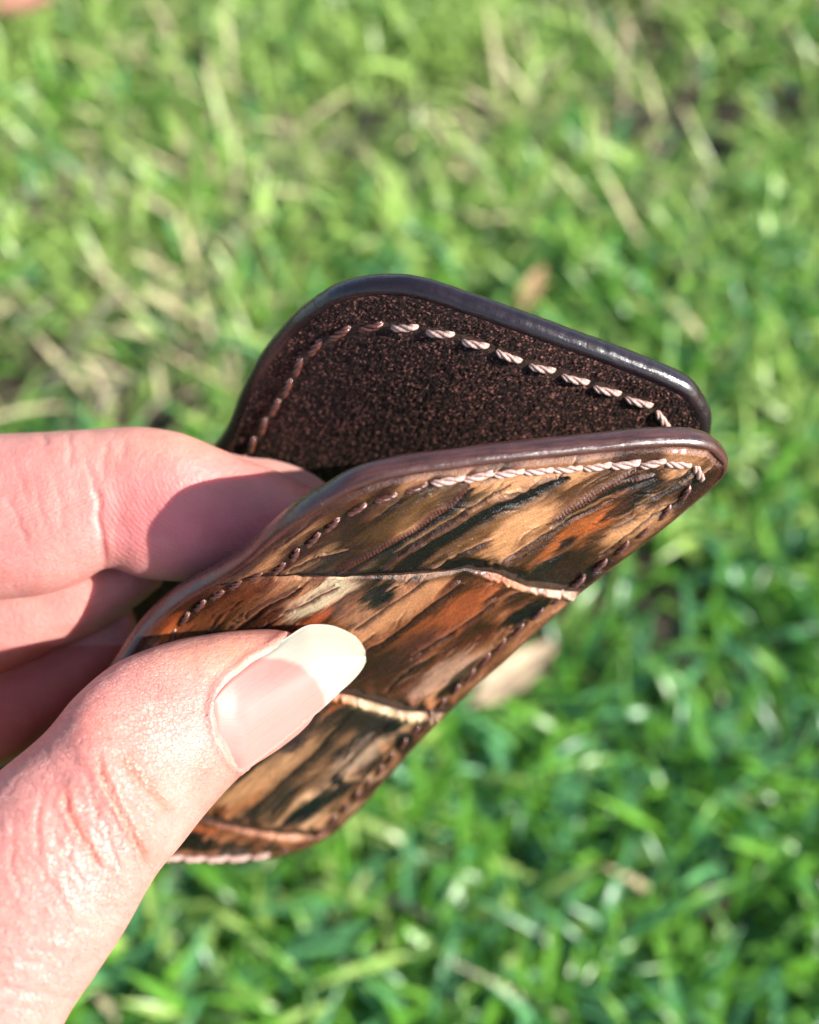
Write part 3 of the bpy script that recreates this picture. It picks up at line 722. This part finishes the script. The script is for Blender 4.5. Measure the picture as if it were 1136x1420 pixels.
THUMB = [(-380, 1290, -150, 1800, .150, 17), (-200, 1205, 20, 1580, .150, 15), (-60, 1115, 85, 1420, .151, 13), (0, 1068, 130, 1350, .152, 12.2), (60, 1018, 170, 1290, .154, 11.6), (105, 965, 213, 1215, .156, 11.4), (160, 920, 250, 1170, .161, 11), (230, 892, 290, 1120, .1645, 10), (300, 878, 338, 1070, .167, 9), (360, 873, 390, 1035, .169, 8), (398, 876, 426, 1005, .169, 6.8), (418, 888, 446, 974, .170, 5.4)]
INDEX = [(-560, 600, -560, 900, .188, 11), (-380, 585, -380, 870, .186, 10.5), (-200, 590, -200, 848, .183, 9.6), (-60, 603, -60, 838, .181, 9.2), (0, 601, 0, 832, .180, 9), (70, 598, 60, 825, .179, 8.7), (120, 595, 112, 808, .179, 8.2), (160, 592, 150, 788, .179, 7.8), (200, 592, 195, 801, .179, 8.6), (250, 600, 245, 806, .179, 8.8), (300, 620, 297, 803, .180, 8.2), (345, 639, 350, 788, .181, 7.4), (392, 656, 400, 762, .182, 6.0), (420, 672, 432, 735, .183, 4.6)]
MIDDLE = [(-560, 760, -560, 1040, .194, 11), (-380, 770, -380, 1020, .193, 10.5), (-200, 770, -200, 985, .192, 9.8), (0, 775, 0, 932, .191, 9.3), (60, 765, 62, 907, .191, 9), (120, 758, 128, 878, .191, 8.4), (170, 758, 182, 845, .191, 7), (205, 765, 216, 818, .191, 5)]
RING = [(-560, 900, -560, 1160, .202, 10.5), (-200, 890, -200, 1125, .200, 9.5), (0, 885, 0, 1062, .198, 9), (60, 870, 64, 1022, .198, 8.6), (120, 845, 132, 965, .198, 7.6), (165, 830, 178, 915, .198, 6)]
LITTLE = [(-560, 1040, -560, 1270, .206, 9), (-300, 1030, -300, 1220, .206, 8), (-150, 1010, -140, 1165, .206, 7.4), (-60, 985, -50, 1090, .206, 6)]
PALM = [(-470, 575, -470, 1220, .192, 10), (-620, 570, -600, 1330, .186, 14), (-800, 640, -640, 1560, .178, 17), (-1020, 900, -680, 1900, .172, 18), (-1250, 1250, -820, 2150, .172, 17), (-1500, 1600, -1050, 2400, .174, 16)]
pieces = [loft(THUMB, (446, 926, .1705)), loft(INDEX, (450, 702, .1835)), loft(MIDDLE, (226, 790, .191)), loft(RING, (190, 868, .198)), loft(LITTLE, (-20, 1030, .206)), loft(PALM)]
# the ball of the thumb joins the thumb to the palm
pieces.append(loft([(-250, 1190, -60, 1640, .150, 14), (-420, 1150, -200, 1800, .156, 17), (-640, 1000, -420, 1850, .166, 18), (-860, 900, -640, 1900, .172, 18)]))
V = []; Fq = []; Ft = []; k = 0
for v, f, t in pieces:
    V.append(v); Fq.append(f + k); Ft.append(t + k); k += len(v)
tmp = mesh("hand_blank", np.vstack(V), [np.vstack(Fq), np.vstack(Ft)], None)
rm = tmp.modifiers.new("r", 'REMESH'); rm.mode = 'VOXEL'; rm.voxel_size = 0.00030
smo = tmp.modifiers.new("s", 'SMOOTH'); smo.factor = 0.5; smo.iterations = 7
bpy.context.view_layer.update()
dg = bpy.context.evaluated_depsgraph_get()
em = tmp.evaluated_get(dg).to_mesh()
nv = len(em.vertices); HV = np.empty(nv * 3, np.float32); em.vertices.foreach_get("co", HV); HV = HV.reshape(-1, 3).astype(float)
HN = np.empty(nv * 3, np.float32); em.vertices.foreach_get("normal", HN); HN = HN.reshape(-1, 3).astype(float)
nl = len(em.loops); HL = np.empty(nl, np.int32); em.loops.foreach_get("vertex_index", HL)
tots = np.empty(len(em.polygons), np.int32); em.polygons.foreach_get("loop_total", tots)
sts = np.empty(len(em.polygons), np.int32); em.polygons.foreach_get("loop_start", sts)
HFq = HL[sts[tots == 4][:, None] + np.arange(4)]; HFt = HL[sts[tots == 3][:, None] + np.arange(3)] if (tots == 3).any() else None
tmp.evaluated_get(dg).to_mesh_clear(); tm = tmp.data; bpy.data.objects.remove(tmp); bpy.data.meshes.remove(tm)
print("hand verts", nv)

hx, hy, hd = toPX(HV)
view = HV - CL; view /= np.linalg.norm(view, axis=1, keepdims=True)
facing = sstep(0.0, 0.3, -(HN * view).sum(1))
isth = (hd < .1735) & (hx < 470) & (hy > 855) & ~((hy < 900) & (hx < 200))
th = isth * facing; ix = (~isth) * facing * (hy < 835)
NAILP = np.array([(414, 872), (372, 903), (351, 914), (319, 940), (304, 959), (297, 985), (301, 1020), (319, 1051), (338, 1068), (377, 1041), (409, 1014), (451, 980), (470, 960), (505, 925), (500, 890), (440, 866)])
disp = np.zeros(nv)
def wl(x, y, poly, w, jag=0.0):
    d, t, s = pdist(x + jag * (fbm(x * .05, y * .05, 2) - .5) * 2, y + jag * (fbm(x * .05, y * .05, 3) - .5) * 2, poly)
    return np.exp(-(d / w) ** 2) * np.minimum(1, np.minimum(t, 1 - t) * 6 + .1), s, d
m = np.where(th > 0)[0]; x, y = hx[m], hy[m]; dd = np.zeros(len(m))
CRE = [([(133, 1040), (147, 1087), (171, 1135), (190, 1168), (212, 1203)], 4.5, .75), ([(86, 1085), (97, 1130), (119, 1168), (146, 1213)], 4.5, .6), ([(166, 1044), (190, 1073), (219, 1106), (240, 1132)], 4, .5), ([(205, 1045), (232, 1075), (258, 1110)], 4, .3), ([(60, 1085), (50, 1140), (58, 1200)], 5, .4), ([(20, 1130), (15, 1190), (30, 1250)], 5, .35), ([(120, 1065), (128, 1110), (150, 1160), (172, 1215)], 3, .3), ([(150, 1060), (176, 1100), (205, 1150), (225, 1180)], 3, .28), ([(190, 1120), (205, 1150), (232, 1160)], 3, .25), ([(70, 1150), (95, 1190), (120, 1240)], 3.5, .3), ([(110, 1140), (90, 1190), (95, 1230)], 3, .22), ([(150, 1215), (130, 1235), (100, 1245)], 4, .25), ([(40, 1180), (70, 1225), (100, 1275)], 4, .25), ([(0, 1110), (30, 1080), (70, 1050)], 4, .2)]
for poly, w, a in CRE:
    g, s, d = wl(x, y, poly, w * .6, 6); dd -= a * .75 * g
    g, _, _ = wl(x, y, [(p + 7, q - 3) for p, q in poly], w * 1.7, 6); dd += a * .36 * g
    g, _, _ = wl(x, y, [(p - 7, q + 3) for p, q in poly], w * 1.7, 6); dd += a * .36 * g
kn = np.exp(-(((x - 130) / 130) ** 2 + ((y - 1150) / 110) ** 2))
t1 = math.radians(58); al = x * math.cos(t1) + y * math.sin(t1); ac = -x * math.sin(t1) + y * math.cos(t1)
dd += kn * (.6 * (fbm(al * .016, ac * .055, 41, 4) - .5) + .55 * (fbm(al * .05, ac * .09, 42, 3) - .5))
lowt = sstep(1150, 1300, y)
dd += lowt * (.5 * (fbm(x * .012 + y * .01, y * .07 - x * .01, 43, 4) - .5))
dd += .2 * (fbm(x * .06, y * .06, 44, 3) - .5)
ins = inside(x, y, NAILP); dn, _, _ = pdist(x, y, np.vstack([NAILP, NAILP[:1]])); sdn = np.where(ins, -dn, dn)
fold = pdist(x, y, NAILP[:9])[0]
dd += np.where(ins, -.40 * sstep(0, 8, dn), 0) + np.where(~ins, .34 * np.exp(-((fold - 5) / 6) ** 2), 0)
disp[m] += dd * facing[m]
m2 = np.where(ix > 0)[0]; x, y = hx[m2], hy[m2]; dd = np.zeros(len(m2))
for poly, w, a in [([(138, 672), (137, 700), (138, 735), (146, 790)], 5, .5), ([(8, 687), (25, 720), (38, 760)], 4, .13), ([(46, 670), (55, 700), (63, 735)], 4, .12), ([(20, 640), (30, 670), (36, 700)], 4, .1), ([(70, 650), (84, 690), (88, 740)], 5, .1), ([(150, 610), (144, 640), (138, 672)], 5, .15), ([(172, 604), (168, 640)], 5, .12), ([(95, 600), (100, 625), (96, 650)], 4, .2), ([(60, 600), (66, 620)], 4, .18), ([(118, 640), (128, 660), (134, 690)], 3, .2)]:
    g, s, d = wl(x, y, poly, w, 4); dd -= a * g
    g, _, _ = wl(x, y, [(p + 10, q) for p, q in poly], w * 2.2, 4); dd += .3 * a * g
dd += .22 * (fbm(x * .03, y * .05, 45, 5) - .5)
disp[m2] += dd * facing[m2]
HV += HN * (disp * K / 1000)[:, None]
# colour of the skin, with shade painted in on the fingers
hc = np.tile(np.array([0.570, 0.245, 0.210]), (nv, 1))
def tint(col, w):
    global hc
    w = np.clip(w, 0, 1)[:, None]; hc = hc * (1 - w) + np.array(col) * w
bl = lambda X, Y, a, b: np.exp(-(((hx - X) / a) ** 2 + ((hy - Y) / b) ** 2))
tint((0.589, 0.288, 0.194), .75 * isth * bl(300, 905, 110, 34)); tint((0.540, 0.147, 0.116), .7 * isth * bl(265, 985, 44, 46)); tint((0.555, 0.163, 0.122), .5 * isth * bl(290, 1075, 60, 40))
tint((0.555, 0.170, 0.127), .5 * isth * bl(80, 1000, 90, 60))
tint((0.589, 0.282, 0.201), .7 * (~isth) * bl(250, 612, 190, 26)); tint((0.604, 0.136, 0.155), .8 * (~isth) * bl(290, 730, 130, 60)); tint((0.540, 0.182, 0.151), .5 * (~isth) * bl(100, 720, 40, 70))  # fingertip pad reddened to carry the purple of the shadow cast on it
tint((0.425, 0.095, 0.067), .85 * (~isth) * (hy > 895) * (hd > .18) * sstep(885, 930, hy + 0.35 * hx))  # lower fingers painted dark red for the deep shade they sit in
crd = np.zeros(nv)
for poly, w, a in CRE[:3]:
    crd += wl(hx, hy, poly, 9)[0] * isth
tint((0.540, 0.170, 0.127), 1.0 * crd)
hc *= (0.94 + .12 * fbm(hx * .03, hy * .03, 71, 4))[:, None]
wrk = np.where(isth, 0.25 + .75 * sstep(250, 190, hx) , 0.15)
wrk = np.where(isth & (hx > 250), .15 + .2 * sstep(1000, 1080, hy), wrk)
rid = (~isth) * (hy < 835) * (sstep(640, 690, hy)) * (0.35 + .65 * (hy > 660))
# ridge pattern: curved bands on the fingertip pad and joint
ru = np.where(hx > 142, np.hypot((hx - 330) * .75, (hy - 650) * 1.0) / 5.2, ((hy - 700) * .86 + (hx) * .40) / 5.6)
hand = empty("hand", tuple(PW(-300, 1300, .165)), "bare hand with long thumbnail pinching the brown leather wallet open", "hand")
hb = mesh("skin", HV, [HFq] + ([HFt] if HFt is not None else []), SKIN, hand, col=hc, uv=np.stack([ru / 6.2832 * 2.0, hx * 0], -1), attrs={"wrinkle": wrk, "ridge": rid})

# ---- thumb nail
def nail(name, U, L, nb, na, depth0, depth1, rad, s0, s1, thick, colfn, flare=0.0, fit=None):
    U = spline(U, nb); L = spline(L, nb)
    b = np.linspace(0, 1, nb)[:, None]; w = np.linspace(0, 1, na)[None]
    x = U[:, 0:1] * (1 - w) + L[:, 0:1] * w; y = U[:, 1:2] * (1 - w) + L[:, 1:2] * w
    sn = s0 + (s1 - s0) * w
    if fit is not None: d = fit(x, y, b + 0 * w, w + 0 * b)
    else: d = depth0 * (1 - b) + depth1 * b - rad * np.sqrt(np.maximum(0.02, 1 - sn ** 2)) / 1000 + flare * b ** 2 / 1000
    P = PW(x, y, d)
    n = np.cross(np.gradient(P, axis=0), np.gradient(P, axis=1)); n /= np.linalg.norm(n, axis=-1, keepdims=True)
    if ((P - CL) * n).sum() > 0: n = -n
    Bk = P - n * (thick * K / 1000)
    f = grid_faces(nb, na); nn = nb * na
    idx = np.arange(nn).reshape(nb, na); lp = np.r_[idx[0, :-1], idx[:-1, -1], idx[-1, :0:-1], idx[:0:-1, 0]]
    l2 = np.roll(lp, -1); side = np.stack([lp, l2, l2 + nn, lp + nn], -1)
    c = colfn(x, y, b + 0 * w, w + 0 * b).reshape(-1, 3)
    uv = np.stack([(b * 4 + 0 * w).ravel(), (w + 0 * b).ravel()], -1)
    return mesh(name, np.vstack([P.reshape(-1, 3), Bk.reshape(-1, 3)]), np.vstack([f, f[:, ::-1] + nn, side]), NAIL, hand, col=np.vstack([c, c]), uv=np.vstack([uv, uv]))
def thumb_col(x, y, b, w):
    pink = np.array([.49, .190, .165]); iv = np.array([.38, .36, .295]); lun = np.array([.44, .26, .24])
    bd = np.interp(w, [0, .16, .37, .63, .85, 1], [.36, .49, .60, .68, .715, .72])
    e = sstep(-.012, .03, b - bd)[..., None]
    c = pink * (1 - e) + iv * e
    l = (1 - sstep(.7, 1.05, np.hypot((x - 318) / 27, (y - 1024) / 36)))[..., None]
    c = c * (1 - .3 * l) + lun * .3 * l
    k = np.exp(-(((x - 350) / 26) ** 2 + ((y - 940) / 26) ** 2))[..., None] * .5
    return c * (1 - k) + np.array([.44, .18, .165]) * k
def thumb_fit(x, y, b, w):
    """the plate follows the flesh under it and runs on straight past the fingertip"""
    sel = np.where(isth & (facing > .3) & inside(hx, hy, NAILP))[0]; sel = sel[::3]
    sx, sy, sd = hx[sel], hy[sel], hd0[sel]
    gx, gy, gb, gw = x[::3, ::3].ravel(), y[::3, ::3].ravel(), b[::3, ::3].ravel(), w[::3, ::3].ravel()
    d2 = (gx[:, None] - sx[None]) ** 2 + (gy[:, None] - sy[None]) ** 2
    j = d2.argmin(1); ok = (d2.min(1) < 25) & (gb < .62) & (gw < .93) & (gw > .04)
    B = lambda b, w: np.stack([np.ones_like(b), b, w, w * w, w ** 3, b * w, b * w * w], -1)
    A = B(gb[ok], gw[ok]); co_, *_ = np.linalg.lstsq(A, sd[j][ok], rcond=None)
    d = B(b, w) @ co_
    print('nail fit', np.abs(A @ co_ - sd[j][ok]).max() * 1000, ok.sum())
    return d - (0.12 + .25 * sstep(0, .35, b)) / 1000 + .9 * (1 - sstep(0, .13, b)) / 1000 + .5 * (1 - sstep(0, .06, w)) * (1 - sstep(.4, .6, b)) / 1000
hd0 = hd
nail("thumb_nail", [(288, 990), (297, 968), (319, 940), (351, 914), (372, 902), (398, 884), (422, 869), (440, 866), (462, 868), (486, 878), (499, 889), (507, 903)],
     [(289, 1012), (298, 1036), (318, 1056), (338, 1068), (362, 1052), (392, 1028), (420, 1005), (447, 983), (470, 961), (488, 945), (501, 930), (508, 917)],
     90, 50, .1645, .1690, 8.6, -.45, .93, .45, thumb_col, flare=-0.6, fit=thumb_fit)
def index_col(x, y, b, w):
    return np.broadcast_to(np.array([.50, .25, .21]), x.shape + (3,)) * (0.9 + .2 * w[..., None])
nail("fingernail", [(318, 628), (345, 634), (375, 637), (405, 645), (435, 658), (456, 674)], [(330, 700), (350, 700), (380, 705), (410, 712), (435, 716), (452, 700)],
     50, 24, .1905, .1905, 3.0, -.9, .6, .45, index_col)
